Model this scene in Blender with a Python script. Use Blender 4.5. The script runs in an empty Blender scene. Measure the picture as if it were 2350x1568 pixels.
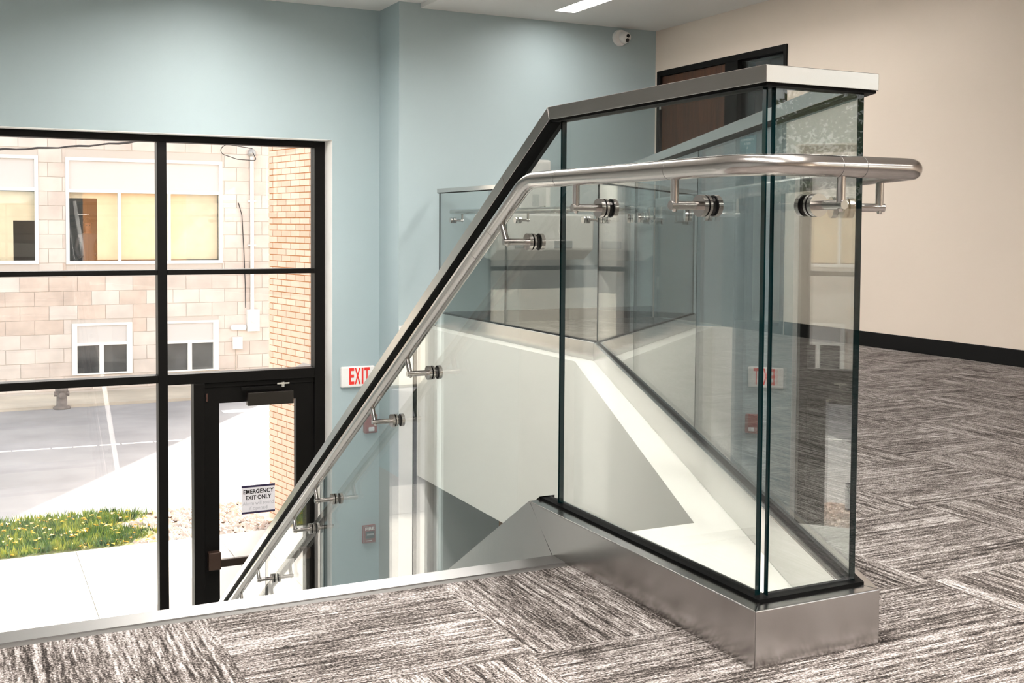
import bpy, math, random
from mathutils import Vector, Matrix
random.seed(7)
sc = bpy.context.scene
col = sc.collection

# ------------------------------------------------------------------ camera
cam = bpy.data.cameras.new('camera')
camo = bpy.data.objects.new('camera', cam); col.objects.link(camo); sc.camera = camo
EYE = 0.785
YAW, PITCH, ROLL = 0.45699572, -0.04130938, 0.00656769
fwd = Vector((math.sin(YAW)*math.cos(PITCH), math.cos(YAW)*math.cos(PITCH), math.sin(PITCH)))
rgt = Vector((math.cos(YAW), -math.sin(YAW), 0)); upv = rgt.cross(fwd)
r2 = rgt*math.cos(ROLL) + upv*math.sin(ROLL); u2 = -rgt*math.sin(ROLL) + upv*math.cos(ROLL)
camo.matrix_world = Matrix(((r2.x, u2.x, -fwd.x, 0), (r2.y, u2.y, -fwd.y, 0), (r2.z, u2.z, -fwd.z, EYE), (0, 0, 0, 1)))
cam.sensor_fit = 'HORIZONTAL'; cam.sensor_width = 36.0
cam.lens = 2568.15/2350*36.0
cam.shift_x = 0.0; cam.shift_y = -(784.0-626.02)/2350.0
cam.clip_start = 0.05; cam.clip_end = 300

# ------------------------------------------------------------------ sky, sun, exposure
SUN_EL = math.radians(27); SUN_AZ = math.atan2(.546, .838)     # azimuth of the sun from +Y towards +X
w = bpy.data.worlds.new('sky'); sc.world = w; w.use_nodes = True
nt = w.node_tree; nt.nodes.clear()
sky = nt.nodes.new('ShaderNodeTexSky'); sky.sky_type = 'NISHITA'; sky.sun_disc = False
sky.sun_elevation = SUN_EL; sky.sun_rotation = SUN_AZ; sky.air_density = 1.0; sky.dust_density = 2.5
bg = nt.nodes.new('ShaderNodeBackground'); bg.inputs[1].default_value = 0.47
wo = nt.nodes.new('ShaderNodeOutputWorld')
hs = nt.nodes.new('ShaderNodeHueSaturation'); hs.inputs['Saturation'].default_value = 0.30      # hazy, milky sky
wm = nt.nodes.new('ShaderNodeMix'); wm.data_type = 'RGBA'; wm.blend_type = 'MULTIPLY'; wm.inputs[0].default_value = 1.0; wm.inputs[7].default_value = (1.0, .955, .90, 1)
nt.links.new(sky.outputs[0], hs.inputs['Color']); nt.links.new(hs.outputs[0], wm.inputs[6])
nt.links.new(wm.outputs[2], bg.inputs[0]); nt.links.new(bg.outputs[0], wo.inputs[0])
sl = bpy.data.lights.new('sun', 'SUN'); sl.energy = 9.0; sl.angle = math.radians(0.6); sl.color = (1, .93, .82)
so = bpy.data.objects.new('sun', sl); col.objects.link(so); so.location = (20, 30, 20)
sd = Vector((-.546*math.cos(SUN_EL), -.838*math.cos(SUN_EL), -math.sin(SUN_EL)))
so.rotation_euler = sd.to_track_quat('-Z', 'Y').to_euler()
sc.view_settings.view_transform = 'Standard'; sc.view_settings.look = 'None'
sc.view_settings.gamma = 1.0; sc.view_settings.use_curve_mapping = False
sc.view_settings.exposure = 0.85
sc.cycles.max_bounces = 14; sc.cycles.transparent_max_bounces = 48; sc.cycles.glossy_bounces = 8
LAMP = 30.0     # radiance of the ceiling luminaires' diffusers

# ------------------------------------------------------------------ materials
def newmat(name):
    m = bpy.data.materials.new(name); m.use_nodes = True
    return m, m.node_tree, m.node_tree.nodes['Principled BSDF']
def plain(name, c, rough=.6, metal=0., spec=.5, bump=0., bscale=60., vary=0., vscale=3.):
    m, t, b = newmat(name)
    b.inputs['Base Color'].default_value = (*c, 1); b.inputs['Roughness'].default_value = rough
    b.inputs['Metallic'].default_value = metal; b.inputs['Specular IOR Level'].default_value = spec
    geo = t.nodes.new('ShaderNodeNewGeometry')
    if vary:
        n = t.nodes.new('ShaderNodeTexNoise'); n.inputs['Scale'].default_value = vscale; n.inputs['Detail'].default_value = 6
        t.links.new(geo.outputs['Position'], n.inputs['Vector'])
        r = t.nodes.new('ShaderNodeValToRGB')
        r.color_ramp.elements[0].position = .3; r.color_ramp.elements[1].position = .7
        r.color_ramp.elements[0].color = (*[x*(1-vary) for x in c], 1); r.color_ramp.elements[1].color = (*[min(1, x*(1+vary)) for x in c], 1)
        t.links.new(n.outputs['Fac'], r.inputs[0]); t.links.new(r.outputs[0], b.inputs['Base Color'])
    if bump:
        n = t.nodes.new('ShaderNodeTexNoise'); n.inputs['Scale'].default_value = bscale; n.inputs['Detail'].default_value = 4
        t.links.new(geo.outputs['Position'], n.inputs['Vector'])
        bp = t.nodes.new('ShaderNodeBump'); bp.inputs['Strength'].default_value = bump; bp.inputs['Distance'].default_value = .004
        t.links.new(n.outputs['Fac'], bp.inputs['Height']); t.links.new(bp.outputs[0], b.inputs['Normal'])
    return m
def brushed(name, c, rough, sx, sy, sz, bump=.08, rv=.1, aniso=0.):
    m, t, b = newmat(name)
    b.inputs['Base Color'].default_value = (*c, 1); b.inputs['Metallic'].default_value = 1.0
    geo = t.nodes.new('ShaderNodeNewGeometry'); mp = t.nodes.new('ShaderNodeMapping'); mp.inputs['Scale'].default_value = (sx, sy, sz)
    n = t.nodes.new('ShaderNodeTexNoise'); n.inputs['Scale'].default_value = 1; n.inputs['Detail'].default_value = 3
    t.links.new(geo.outputs['Position'], mp.inputs[0]); t.links.new(mp.outputs[0], n.inputs['Vector'])
    mr = t.nodes.new('ShaderNodeMapRange'); mr.inputs['To Min'].default_value = rough-rv; mr.inputs['To Max'].default_value = rough+rv
    t.links.new(n.outputs['Fac'], mr.inputs['Value']); t.links.new(mr.outputs[0], b.inputs['Roughness'])
    if aniso:
        b.inputs['Anisotropic'].default_value = aniso
        tg = t.nodes.new('ShaderNodeTangent'); tg.direction_type = 'UV_MAP'; tg.uv_map = 'UVMap'
        t.links.new(tg.outputs[0], b.inputs['Tangent'])
    if not bump: return m
    bp = t.nodes.new('ShaderNodeBump'); bp.inputs['Strength'].default_value = bump; bp.inputs['Distance'].default_value = .0006
    t.links.new(n.outputs['Fac'], bp.inputs['Height']); t.links.new(bp.outputs[0], b.inputs['Normal'])
    return m
def glassmat(name, tint, spec=.04, top=.96):
    m = bpy.data.materials.new(name); m.use_nodes = True; t = m.node_tree; t.nodes.clear()
    out = t.nodes.new('ShaderNodeOutputMaterial'); mix = t.nodes.new('ShaderNodeMixShader')
    tr = t.nodes.new('ShaderNodeBsdfTransparent'); tr.inputs[0].default_value = (*tint, 1)
    gl = t.nodes.new('ShaderNodeBsdfGlossy'); gl.inputs['Roughness'].default_value = 0.0; gl.inputs[0].default_value = (1, 1, 1, 1)
    lw = t.nodes.new('ShaderNodeLayerWeight'); lw.inputs[0].default_value = .5
    pw = t.nodes.new('ShaderNodeMath'); pw.operation = 'POWER'; pw.inputs[1].default_value = 5.0
    ma = t.nodes.new('ShaderNodeMath'); ma.operation = 'MULTIPLY_ADD'; ma.inputs[1].default_value = top; ma.inputs[2].default_value = spec
    t.links.new(lw.outputs['Facing'], pw.inputs[0]); t.links.new(pw.outputs[0], ma.inputs[0]); t.links.new(ma.outputs[0], mix.inputs[0])
    t.links.new(tr.outputs[0], mix.inputs[1]); t.links.new(gl.outputs[0], mix.inputs[2]); t.links.new(mix.outputs[0], out.inputs[0])
    return m
def emis(name, c, s):
    m = bpy.data.materials.new(name); m.use_nodes = True; t = m.node_tree; t.nodes.clear()
    e = t.nodes.new('ShaderNodeEmission'); e.inputs[0].default_value = (*c, 1); e.inputs[1].default_value = s
    o = t.nodes.new('ShaderNodeOutputMaterial'); t.links.new(e.outputs[0], o.inputs[0]); return m
def carpet(name, along_x):
    m, t, b = newmat(name); b.inputs['Roughness'].default_value = .95; b.inputs['Specular IOR Level'].default_value = .1
    geo = t.nodes.new('ShaderNodeNewGeometry')
    def noise(a, c, det=2., rough=.5, off=0.):
        mp = t.nodes.new('ShaderNodeMapping'); mp.inputs['Scale'].default_value = (a, c, 1) if along_x else (c, a, 1)
        mp.inputs['Location'].default_value = (off, off*1.7, off)
        n = t.nodes.new('ShaderNodeTexNoise'); n.inputs['Scale'].default_value = 1; n.inputs['Detail'].default_value = det
        n.inputs['Roughness'].default_value = rough
        t.links.new(geo.outputs['Position'], mp.inputs[0]); t.links.new(mp.outputs[0], n.inputs['Vector']); return n.outputs['Fac']
    def math2(op, a, bb):
        n = t.nodes.new('ShaderNodeMath'); n.operation = op
        for i, v in enumerate((a, bb)):
            if isinstance(v, (int, float)): n.inputs[i].default_value = v
            else: t.links.new(v, n.inputs[i])
        return n.outputs[0]
    stripe = noise(1.5, 75., 3, .65)         # long yarn stripes
    fine = noise(22., 190., 1, .5, 3.)       # dashes in the rows
    loops = noise(190., 260., 2, .7, 7.)     # single loops
    blotch = noise(4., 10., 2, .5, 11.)
    v = math2('ADD', math2('MULTIPLY', stripe, .85), math2('MULTIPLY', fine, .60))
    v = math2('ADD', v, math2('MULTIPLY', loops, 1.05))
    v = math2('ADD', v, math2('MULTIPLY', blotch, .35))
    v = math2('MULTIPLY', v, 1/2.85)
    r = t.nodes.new('ShaderNodeValToRGB'); e = r.color_ramp.elements
    e[0].position = .415; e[0].color = (.012, .0095, .0085, 1); e[1].position = .585; e[1].color = (.45, .425, .415, 1)
    k = e.new(.47); k.color = (.062, .053, .048, 1); k = e.new(.52); k.color = (.20, .176, .164, 1)
    t.links.new(v, r.inputs[0]); t.links.new(r.outputs[0], b.inputs['Base Color'])
    bp = t.nodes.new('ShaderNodeBump'); bp.inputs['Strength'].default_value = .7; bp.inputs['Distance'].default_value = .004
    t.links.new(v, bp.inputs['Height']); t.links.new(bp.outputs[0], b.inputs['Normal'])
    return m
def woodmat(name, c1, c2):
    m, t, b = newmat(name); b.inputs['Roughness'].default_value = .38
    geo = t.nodes.new('ShaderNodeNewGeometry'); mp = t.nodes.new('ShaderNodeMapping'); mp.inputs['Scale'].default_value = (9, 9, .8)
    n = t.nodes.new('ShaderNodeTexNoise'); n.inputs['Scale'].default_value = 2.2; n.inputs['Detail'].default_value = 8; n.inputs['Distortion'].default_value = 1.2
    t.links.new(geo.outputs['Position'], mp.inputs[0]); t.links.new(mp.outputs[0], n.inputs['Vector'])
    r = t.nodes.new('ShaderNodeValToRGB'); r.color_ramp.elements[0].position = .35; r.color_ramp.elements[1].position = .68
    r.color_ramp.elements[0].color = (*c1, 1); r.color_ramp.elements[1].color = (*c2, 1)
    t.links.new(n.outputs['Fac'], r.inputs[0]); t.links.new(r.outputs[0], b.inputs['Base Color']); return m

TEAL = plain('teal_paint', (.385, .475, .50), .55, bump=.05, bscale=220, vary=.02, vscale=1.5)
BEIGE = plain('beige_paint', (.77, .67, .58), .6, bump=.05, bscale=220, vary=.015, vscale=1.2)
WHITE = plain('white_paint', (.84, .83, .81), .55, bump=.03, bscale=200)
CREAM = plain('cream_drywall', (.83, .81, .75), .5, vary=.02, vscale=1.4)
CEIL = plain('ceiling_paint', (.74, .73, .71), .8)
GREYW = plain('grey_paint', (.42, .42, .41), .6)
BLACK = plain('black_aluminium', (.005, .0045, .004), .45, spec=.12)
BASEB = plain('black_vinyl_base', (.006, .006, .006), .4, spec=.2)
RUBBER = plain('black_rubber', (.002, .002, .002), .5, spec=.06)
STEEL = brushed('brushed_steel', (.56, .535, .515), .20, 40, 40, 500, .0, .03, aniso=.4)
STEELV = brushed('brushed_steel_sheet', (.50, .485, .475), .21, 260, 260, 14, .0, .04, aniso=.65)
STEELP = plain('polished_steel', (.66, .64, .61), .14, 1.0)
STEELT = brushed('brushed_steel_tube', (.55, .525, .505), .18, 260, 260, 260, .006, .03)
GLASS = glassmat('balustrade_glass', (.825, .842, .836), .045)
EDGE = plain('glass_edge', (.001, .010, .011), .08, spec=.4)
PANE = glassmat('window_glass', (.985, .99, .985), .04)
CARX, CARY = carpet('carpet_stripes_x', True), carpet('carpet_stripes_y', False)
WOOD = woodmat('walnut_veneer', (.042, .015, .006), (.092, .034, .013))
DIFF = [emis('lamp_diffuser', (1, .955, .90), LAMP*k) for k in (.62, .9, 1.9, 2.4, 2.4)]
ASPH = plain('asphalt', (.29, .285, .29), .9, bump=.3, bscale=90, vary=.18, vscale=.9)
CONC = plain('concrete_paving', (.66, .63, .59), .85, bump=.1, bscale=50, vary=.05, vscale=2)
EARTH = plain('dry_ground', (.52, .46, .38), .95, vary=.2, vscale=.8)
LINE = plain('road_paint', (.80, .79, .76), .8, vary=.12, vscale=9)
BLOCKM = [plain('block_a', (.60, .525, .47), .9, bump=.3, bscale=40, vary=.12, vscale=2.5),
          plain('block_b', (.64, .575, .52), .9, bump=.3, bscale=40, vary=.12, vscale=2.0),
          plain('block_c', (.58, .48, .41), .9, bump=.3, bscale=40, vary=.14, vscale=3.0)]
MORT = plain('block_mortar', (.55, .50, .45), .95)
BRICKM = [plain('brick_a', (.68, .48, .37), .9, bump=.2, bscale=80, vary=.04, vscale=9), plain('brick_b', (.72, .52, .41), .9, bump=.2, bscale=80, vary=.04, vscale=9),
          plain('brick_c', (.65, .44, .33), .9, bump=.2, bscale=80, vary=.04, vscale=9)]
BMORT = plain('brick_mortar', (.60, .27, .10), .95)
WFRAME = plain('white_window_frame', (.82, .80, .76), .5)
WPANEL = plain('white_panel', (.60, .575, .555), .6)
BLIND = plain('yellow_blind', (.78, .67, .48), .7, vary=.06, vscale=5)
DARKG = plain('dark_glazing', (.045, .048, .048), .05, spec=.7, vary=.5, vscale=2.5)
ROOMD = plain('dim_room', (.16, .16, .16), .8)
GREYM = plain('grey_metal', (.42, .42, .41), .45, .5)
WPLAST = plain('white_plastic', (.82, .81, .79), .4)
REDP = plain('red_letter', (.80, .03, .02), .5)
REDD = plain('dark_red_plastic', (.24, .022, .016), .45, spec=.25)
BLK = plain('black_plastic', (.012, .012, .013), .35)
PORC = plain('white_enamel', (.80, .79, .76), .25)
GREYP = plain('grey_plate', (.30, .33, .33), .4)
INK = plain('dark_ink', (.02, .012, .05), .6)
PALEINK = plain('pale_ink', (.50, .49, .53), .6)
PAPER = plain('sign_paper', (.78, .76, .80), .6)
SIGNT = plain('teal_sign', (.05, .19, .22), .4)

# ------------------------------------------------------------------ mesh helpers
class MB:
    def __init__(s): s.v = []; s.f = []; s.m = []; s.sm = []
    def add(s, vs, fs, mi=0, smooth=False):
        o = len(s.v); s.v += [tuple(v) for v in vs]
        for i, f in enumerate(fs):
            s.f.append(tuple(o+k for k in f)); s.m.append(mi[i] if isinstance(mi, (list, tuple)) else mi); s.sm.append(smooth)
        return s
    def box(s, x0, x1, y0, y1, z0, z1, mi=0):
        return s.hexa([(x0, y0, z0), (x1, y0, z0), (x1, y1, z0), (x0, y1, z0), (x0, y0, z1), (x1, y0, z1), (x1, y1, z1), (x0, y1, z1)], mi)
    def hexa(s, p, mi=0):
        return s.add(p, [(0, 3, 2, 1), (4, 5, 6, 7), (0, 1, 5, 4), (1, 2, 6, 5), (2, 3, 7, 6), (3, 0, 4, 7)], mi)
    def prism(s, pts, axis, a0, a1, mi=0, em=None):
        """polygon pts (2d) extruded along an axis: 'x' -> pts are (y,z); 'y' -> (x,z); 'z' -> (x,y)"""
        n = len(pts)
        def P(q, a): return {'x': (a, q[0], q[1]), 'y': (q[0], a, q[1]), 'z': (q[0], q[1], a)}[axis]
        vs = [P(q, a0) for q in pts]+[P(q, a1) for q in pts]
        fs = [tuple(range(n))[::-1], tuple(range(n, 2*n))]+[(i, (i+1) % n, n+(i+1) % n, n+i) for i in range(n)]
        return s.add(vs, fs, [mi, mi]+[mi if em is None else em]*n)
    def cyl(s, a, b, r0, r1=None, n=20, mi=0, caps=True):
        a, b = Vector(a), Vector(b); r1 = r0 if r1 is None else r1
        d = (b-a).normalized(); u = d.orthogonal().normalized(); w = d.cross(u)
        vs = [a+(u*math.cos(t)+w*math.sin(t))*r0 for t in [2*math.pi*i/n for i in range(n)]] + \
             [b+(u*math.cos(t)+w*math.sin(t))*r1 for t in [2*math.pi*i/n for i in range(n)]]
        s.add(vs, [(i, (i+1) % n, n+(i+1) % n, n+i) for i in range(n)], mi, True)
        if caps: s.add(vs, [tuple(range(n))[::-1], tuple(range(n, 2*n))], mi)
        return s
    def tube(s, pts, r, n=16, mi=0, caps=True):
        pts = [Vector(p) for p in pts]; rings = []; u = None
        for i, p in enumerate(pts):
            d = ((pts[min(i+1, len(pts)-1)]-p).normalized()+(p-pts[max(i-1, 0)]).normalized()).normalized()
            u = d.orthogonal().normalized() if u is None else (u-d*u.dot(d)).normalized()
            w = d.cross(u); rr = r[i] if isinstance(r, (list, tuple)) else r
            rings.append([p+(u*math.cos(2*math.pi*k/n)+w*math.sin(2*math.pi*k/n))*rr for k in range(n)])
        vs = [v for R in rings for v in R]; m = len(rings)
        s.add(vs, [(i*n+k, i*n+(k+1) % n, (i+1)*n+(k+1) % n, (i+1)*n+k) for i in range(m-1) for k in range(n)], mi, True)
        if caps: s.add(rings[0], [tuple(range(n))[::-1]], mi); s.add(rings[-1], [tuple(range(n))], mi)
        return s
    def lathe(s, prof, c, n=24, mi=0):
        vs = [(c[0]+r*math.cos(2*math.pi*k/n), c[1]+r*math.sin(2*math.pi*k/n), c[2]+z) for r, z in prof for k in range(n)]
        return s.add(vs, [(i*n+k, i*n+(k+1) % n, (i+1)*n+(k+1) % n, (i+1)*n+k) for i in range(len(prof)-1) for k in range(n)], mi, True)
    def mesh(s, name, mats):
        me = bpy.data.meshes.new(name); me.from_pydata(s.v, [], s.f)
        for m in (mats if isinstance(mats, (list, tuple)) else [mats]): me.materials.append(m)
        me.polygons.foreach_set('material_index', s.m); me.polygons.foreach_set('use_smooth', s.sm); me.update()
        if any('brushed' in m.name for m in me.materials):        # grain direction for the brushed metal
            uv = me.uv_layers.new(name='UVMap')
            for lp in me.loops:
                c = me.vertices[lp.vertex_index].co; uv.data[lp.index].uv = (c.z, c.x+c.y)
            for pl in me.polygons:
                if abs(pl.normal.z) > .8:
                    for li in pl.loop_indices:
                        c = me.vertices[me.loops[li].vertex_index].co; uv.data[li].uv = (c.x, c.y)
        return me
    def build(s, name, mats, parent=None, bevel=0., **kw):
        o = link(name, s.mesh(name, mats), parent, **kw)
        if bevel:
            b = o.modifiers.new('bevel', 'BEVEL'); b.width = bevel; b.segments = 2; b.limit_method = 'ANGLE'; b.angle_limit = math.radians(40)
        return o
def link(name, data, parent=None, label=None, cat=None, group=None, kind=None, loc=None):
    o = bpy.data.objects.new(name, data); col.objects.link(o)
    if loc: o.location = loc
    if parent is not None:
        o.parent = parent; o.matrix_parent_inverse = PINV.get(parent.name, Matrix())
    for k, v in (('label', label), ('category', cat), ('group', group), ('kind', kind)):
        if v: o[k] = v
    return o
PINV = {}
def thing(name, loc, label=None, cat=None, group=None, kind=None):
    o = link(name, None, None, label, cat, group, kind, loc); o.empty_display_size = .1
    PINV[o.name] = Matrix.Translation(-Vector(loc)); return o
def box(*a, mi=0): return MB().box(*a, mi=mi)
def textmesh(name, s, size, mat, parent, loc, rot=(math.pi/2, 0, 0), width=None, depth=.0008, bold=0., align='CENTER', **kw):
    c = bpy.data.curves.new(name, 'FONT'); c.body = s; c.size = size; c.align_x = align; c.align_y = 'CENTER'; c.extrude = depth; c.offset = bold
    t = bpy.data.objects.new(name+'_curve', c); col.objects.link(t); bpy.context.view_layer.update()
    me = bpy.data.meshes.new_from_object(t.evaluated_get(bpy.context.evaluated_depsgraph_get()))
    bpy.data.objects.remove(t); bpy.data.curves.remove(c)
    xs = [v.co.x for v in me.vertices]; k = 1.0 if width is None else width/(max(xs)-min(xs))
    M = Matrix.Translation(Vector(loc)) @ Matrix.LocRotScale(None, __import__('mathutils').Euler(rot), Vector((k, 1, 1)))
    me.transform(M); me.materials.clear(); me.materials.append(mat)
    return link(name, me, parent, **kw)
def fillet(pts, rad, seg=10):
    pts = [Vector(p) for p in pts]; out = [pts[0]]
    for i in range(1, len(pts)-1):
        a = (pts[i-1]-pts[i]).normalized(); b = (pts[i+1]-pts[i]).normalized(); ang = a.angle(b); r = rad[i-1]
        t = r/math.tan(ang/2); c = pts[i]+(a+b).normalized()*(r/math.sin(ang/2)); p0 = pts[i]+a*t; p1 = pts[i]+b*t
        v0, v1 = p0-c, p1-c; tot = v0.angle(v1)
        for k in range(seg+1):
            f = k/seg; out.append(c+(v0*math.sin((1-f)*tot)+v1*math.sin(f*tot))/math.sin(tot))
    out.append(pts[-1]); return out

# ------------------------------------------------------------------ the room
XL, XR, YB, YW, YR = -1.75, 5.435, 8.25, 8.70, -5.0      # left wall, right wall, back wall, window wall, rear wall
ZG, ZS = -2.85, -1.20                                      # ground floor, underside of the upper floor
# upper floor deck (white drywall edges; its carpet is laid tile by tile below)
LED = [(1.7521, 2.4467), (3.2276, 5.7186)]                 # edge of the ledge beside the angled guard
d = MB()
d.prism([(XL, YR), (1.3355, YR), (1.3355, 2.30), (XL, 2.30)], 'z', ZS, -.006)
d.prism([(1.3355, YR), (LED[0][0], YR), LED[0], (1.3355, LED[0][1])], 'z', ZS, -.006)
d.prism([(LED[0][0], YR), (XR, YR), (XR, YB), (LED[1][0], YB), LED[1], LED[0]], 'z', ZS, -.006)
d.build('floor', CREAM, kind='structure')
m = MB(); m.box(XL, XR, YR, YW, ZG-.15, ZG); m.box(3.95, 5.65, YW, 9.4, ZG-.15, ZG); m.build('floor', GREYW, kind='structure')
# window wall with its two openings
m = MB()
WA0, WA1, WZ = .03, 2.669, 1.468
WB0, WB1 = -1.02, -.56
m.box(XL, WB0, YW, 9.0, ZG, 2.6); m.box(WB1, WA0, YW, 9.0, ZG, 2.6); m.box(WA1, 3.1, YW, 9.0, ZG, 2.6)
m.box(WB0, WB1, YW, 9.0, WZ, 2.6); m.box(WA0, WA1, YW, 9.0, WZ, 2.6)
m.build('wall_window', TEAL, kind='structure')
# white lining of the window reveal
m = MB(); e = .002
m.hexa([(WA1-e, YW+.001, ZG), (WA1, YW+.001, ZG), (WA1, 8.85, ZG), (WA1-.016, 8.85, ZG), (WA1-e, YW+.001, WZ), (WA1, YW+.001, WZ), (WA1, 8.85, WZ), (WA1-.016, 8.85, WZ)])
m.box(WA0, WA1-.016, YW+.001, 8.85, WZ-.004, WZ); m.box(WA0, WA0+.004, YW+.001, 8.85, ZG, WZ-.004)
m.build('trim_1', WHITE, kind='structure')
# back wall of the landing and the grey wall below it
m = MB(); m.box(3.067, 5.65, YB, 9.0, ZS, 2.6, 0); m.build('wall_back', TEAL, kind='structure')
m = MB(); m.box(3.067, 3.95, YB, 9.0, ZG, ZS, 0); m.box(3.95, 5.65, 9.4, 9.5, ZG, ZS, 0); m.box(3.85, 3.95, 9.0, 9.5, ZG, ZS, 0); m.box(3.85, 5.65, 9.0, 9.5, ZS, ZS+.1, 0); m.build('wall_lower', GREYW, kind='structure')
box(3.071, 3.41, YB-.004, YB, ZG, 0).build('painted_light_patch', WHITE, kind='structure')      # bright light patch on the lower wall, put in as white paint
# right (beige) wall with the window behind the camera
m = MB(); VY0, VY1, VZ0, VZ1 = -4.3, -1.9, .92, 2.2
m.box(XR, 5.65, VY1, 6.51, -.006, 2.6); m.box(XR, 5.65, 6.51, 8.21, 2.133, 2.6); m.box(XR, 5.65, 8.21, YB, -.006, 2.6); m.box(XR, 5.65, YR, VY0, -.006, 2.6)
m.box(XR, 5.65, VY0, VY1, -.006, VZ0); m.box(XR, 5.65, VY0, VY1, VZ1, 2.6); m.box(XR, 5.65, YR, 9.4, ZG, ZS)
m.build('wall_right', BEIGE, kind='structure')
box(XL-.2, XL, YR, 9.0, ZG, 2.6).build('wall_left', plain('dark_grey_paint', (.30, .31, .31), .6), kind='structure')
box(XL-.2, 5.65, YR-.2, YR, ZG, 2.6).build('wall_rear', BEIGE, kind='structure')
# ceiling with the shallow step and slots for the linear lights
LIGHTS = [(4.216, 4.40, 4.9, 7.85, 2.487), (4.216, 4.40, -3.4, -.6, 2.487), (1.55, 1.73, -.6, 2.4, 2.525), (1.55, 1.73, 4.2, 7.6, 2.525), (.15, .33, -1.2, 1.6, 2.525)]  # first fixture is in view; the others are unseen lamps added as fill
m = MB()
def ceil_strip(x0, x1, z, slots):
    xs = sorted(set([x0, x1]+[s[0] for s in slots]+[s[1] for s in slots]))
    for a, b in zip(xs, xs[1:]):
        ys = sorted([(s[2], s[3]) for s in slots if s[0] <= a and s[1] >= b]); y = YR
        for p, q in ys: m.box(a, b, y, p, z, 2.8); m.box(a, b, p, q, z+.07, 2.8); y = q
        m.box(a, b, y, 9.0, z, 2.8)
ceil_strip(XL, 3.245, 2.525, [s for s in LIGHTS if s[4] > 2.5]); ceil_strip(3.245, 5.65, 2.487, [s for s in LIGHTS if s[4] < 2.5])
m.build('ceiling', CEIL, kind='structure')
for i, (x0, x1, y0, y1, z) in enumerate(LIGHTS):
    where = ['in the ceiling near the security camera', 'added unseen as fill in the ceiling beside the beige wall behind the viewer', 'added unseen as fill in the ceiling above the top of the stairs', 'added unseen as fill in the ceiling above the stairwell', 'added unseen as fill in the ceiling directly above the viewer'][i]
    t = thing('ceiling_light', ((x0+x1)/2, (y0+y1)/2, z+.05), 'long white recessed linear light '+where, 'ceiling light', 'recessed linear ceiling lights')
    box(x0+.004, x1-.004, y0+.004, y1-.004, z+.042, z+.05).build('diffuser', DIFF[i], t)
    f = MB(); f.box(x0, x0+.004, y0, y1, z+.0, z+.066); f.box(x1-.004, x1, y0, y1, z, z+.066); f.box(x0+.004, x1-.004, y0, y0+.004, z, z+.066); f.box(x0+.004, x1-.004, y1-.004, y1, z, z+.066)
    f.build('housing', WPLAST, t)
# baseboards
box(XR-.012, XR, YR, 6.49, 0, .098).build('baseboard_right', BASEB, kind='structure', bevel=.003)
box(3.46, XR-.012, YB-.012, YB, 0, .098).build('baseboard_back', BASEB, kind='structure', bevel=.003)

# ------------------------------------------------------------------ storefront window, door
FY0, FY1 = 8.85, 8.97
def member(nm, par, x0, x1, z0, z1, y0=FY0, y1=FY1, mat=None): return box(x0, x1, y0, y1, z0, z1).build(nm, mat or BLACK, par, bevel=.003)
def pane(par, x0, x1, z0, z1, nm='glass_pane', y=8.915): return box(x0, x1, y, y+.008, z0, z1).build(nm, PANE, par)
win = thing('window_1', (1.34, FY0, ZG), kind='structure')
member('head', win, .10, 2.567, 1.412, 1.463)
member('jamb', win, 2.567, 2.651, ZG, 1.463); member('jamb', win, .03, .10, ZG, 1.463)
member('mullion', win, 1.3385, 1.409, ZG, 1.412)
member('transom', win, .10, 1.3385, .3957, .4345); member('transom', win, 1.409, 2.567, .3957, .4345)
member('transom', win, .10, 1.3385, -.435, -.376); member('transom', win, 1.409, 2.567, -.455, -.376)
member('sill', win, .10, 1.3385, ZG, ZG+.09); member('sill', win, 1.409, 1.6026, ZG, ZG+.09)
for x0, x1 in ((.10, 1.3385), (1.409, 2.567)):
    pane(win, x0, x1, .4345, 1.412); pane(win, x0, x1, -.376, .3957)
pane(win, .10, 1.3385, ZG+.09, -.435); pane(win, 1.409, 1.6026, ZG+.09, -.455)
member('door_post', win, 1.6026, 1.6858, ZG, -.455)
win2 = thing('window_2', (-.79, FY0, ZG), kind='structure')
member('jamb', win2, WB0, WB0+.04, ZG, WZ); member('jamb', win2, WB1-.04, WB1, ZG, WZ); member('head', win2, WB0+.04, WB1-.04, WZ-.05, WZ)
member('sill', win2, WB0+.04, WB1-.04, ZG, ZG+.09); pane(win2, WB0+.04, WB1-.04, ZG+.09, WZ-.05)
dr = thing('door_1', (2.1, FY0, ZG), kind='structure')
L0, L1, LT = 1.690, 2.563, -.495
member('head_stop', dr, 1.6858, 2.567, -.495, -.456, FY0+.02)
leaf = MB()
leaf.box(L0, 1.8035, FY0+.03, FY1-.02, ZG+.01, LT); leaf.box(2.4214, L1, FY0+.03, FY1-.02, ZG+.01, LT)
leaf.box(1.8035, 2.4214, FY0+.03, FY1-.02, -.622, LT); leaf.box(1.8035, 2.4214, FY0+.03, FY1-.02, ZG+.01, ZG+.26)
leaf.build('door_leaf', BLACK, dr)
pane(dr, 1.8035, 2.4214, ZG+.26, -.622, 'door_glass')
pb = box(1.80, 2.43, FY0-.03, FY0+.01, -1.915, -1.855).build('panic_bar', plain('bronze', (.035, .024, .018), .35, .6), dr, bevel=.006)
box(1.705, 1.80, FY0-.04, FY0+.03, -1.93, -1.79).build('end_cap', plain('bronze_cap', (.06, .035, .025), .4, .5), pb, bevel=.006)
box(2.43, 2.52, FY0-.04, FY0+.03, -1.93, -1.84).build('end_cap', plain('bronze_cap2', (.06, .035, .025), .4, .5), pb, bevel=.006)
cl = box(2.015, 2.385, FY0-.035, FY0+.03, -.650, -.545).build('closer_body', plain('closer_bronze', (.022, .018, .014), .35, .4), dr, bevel=.005)
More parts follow.
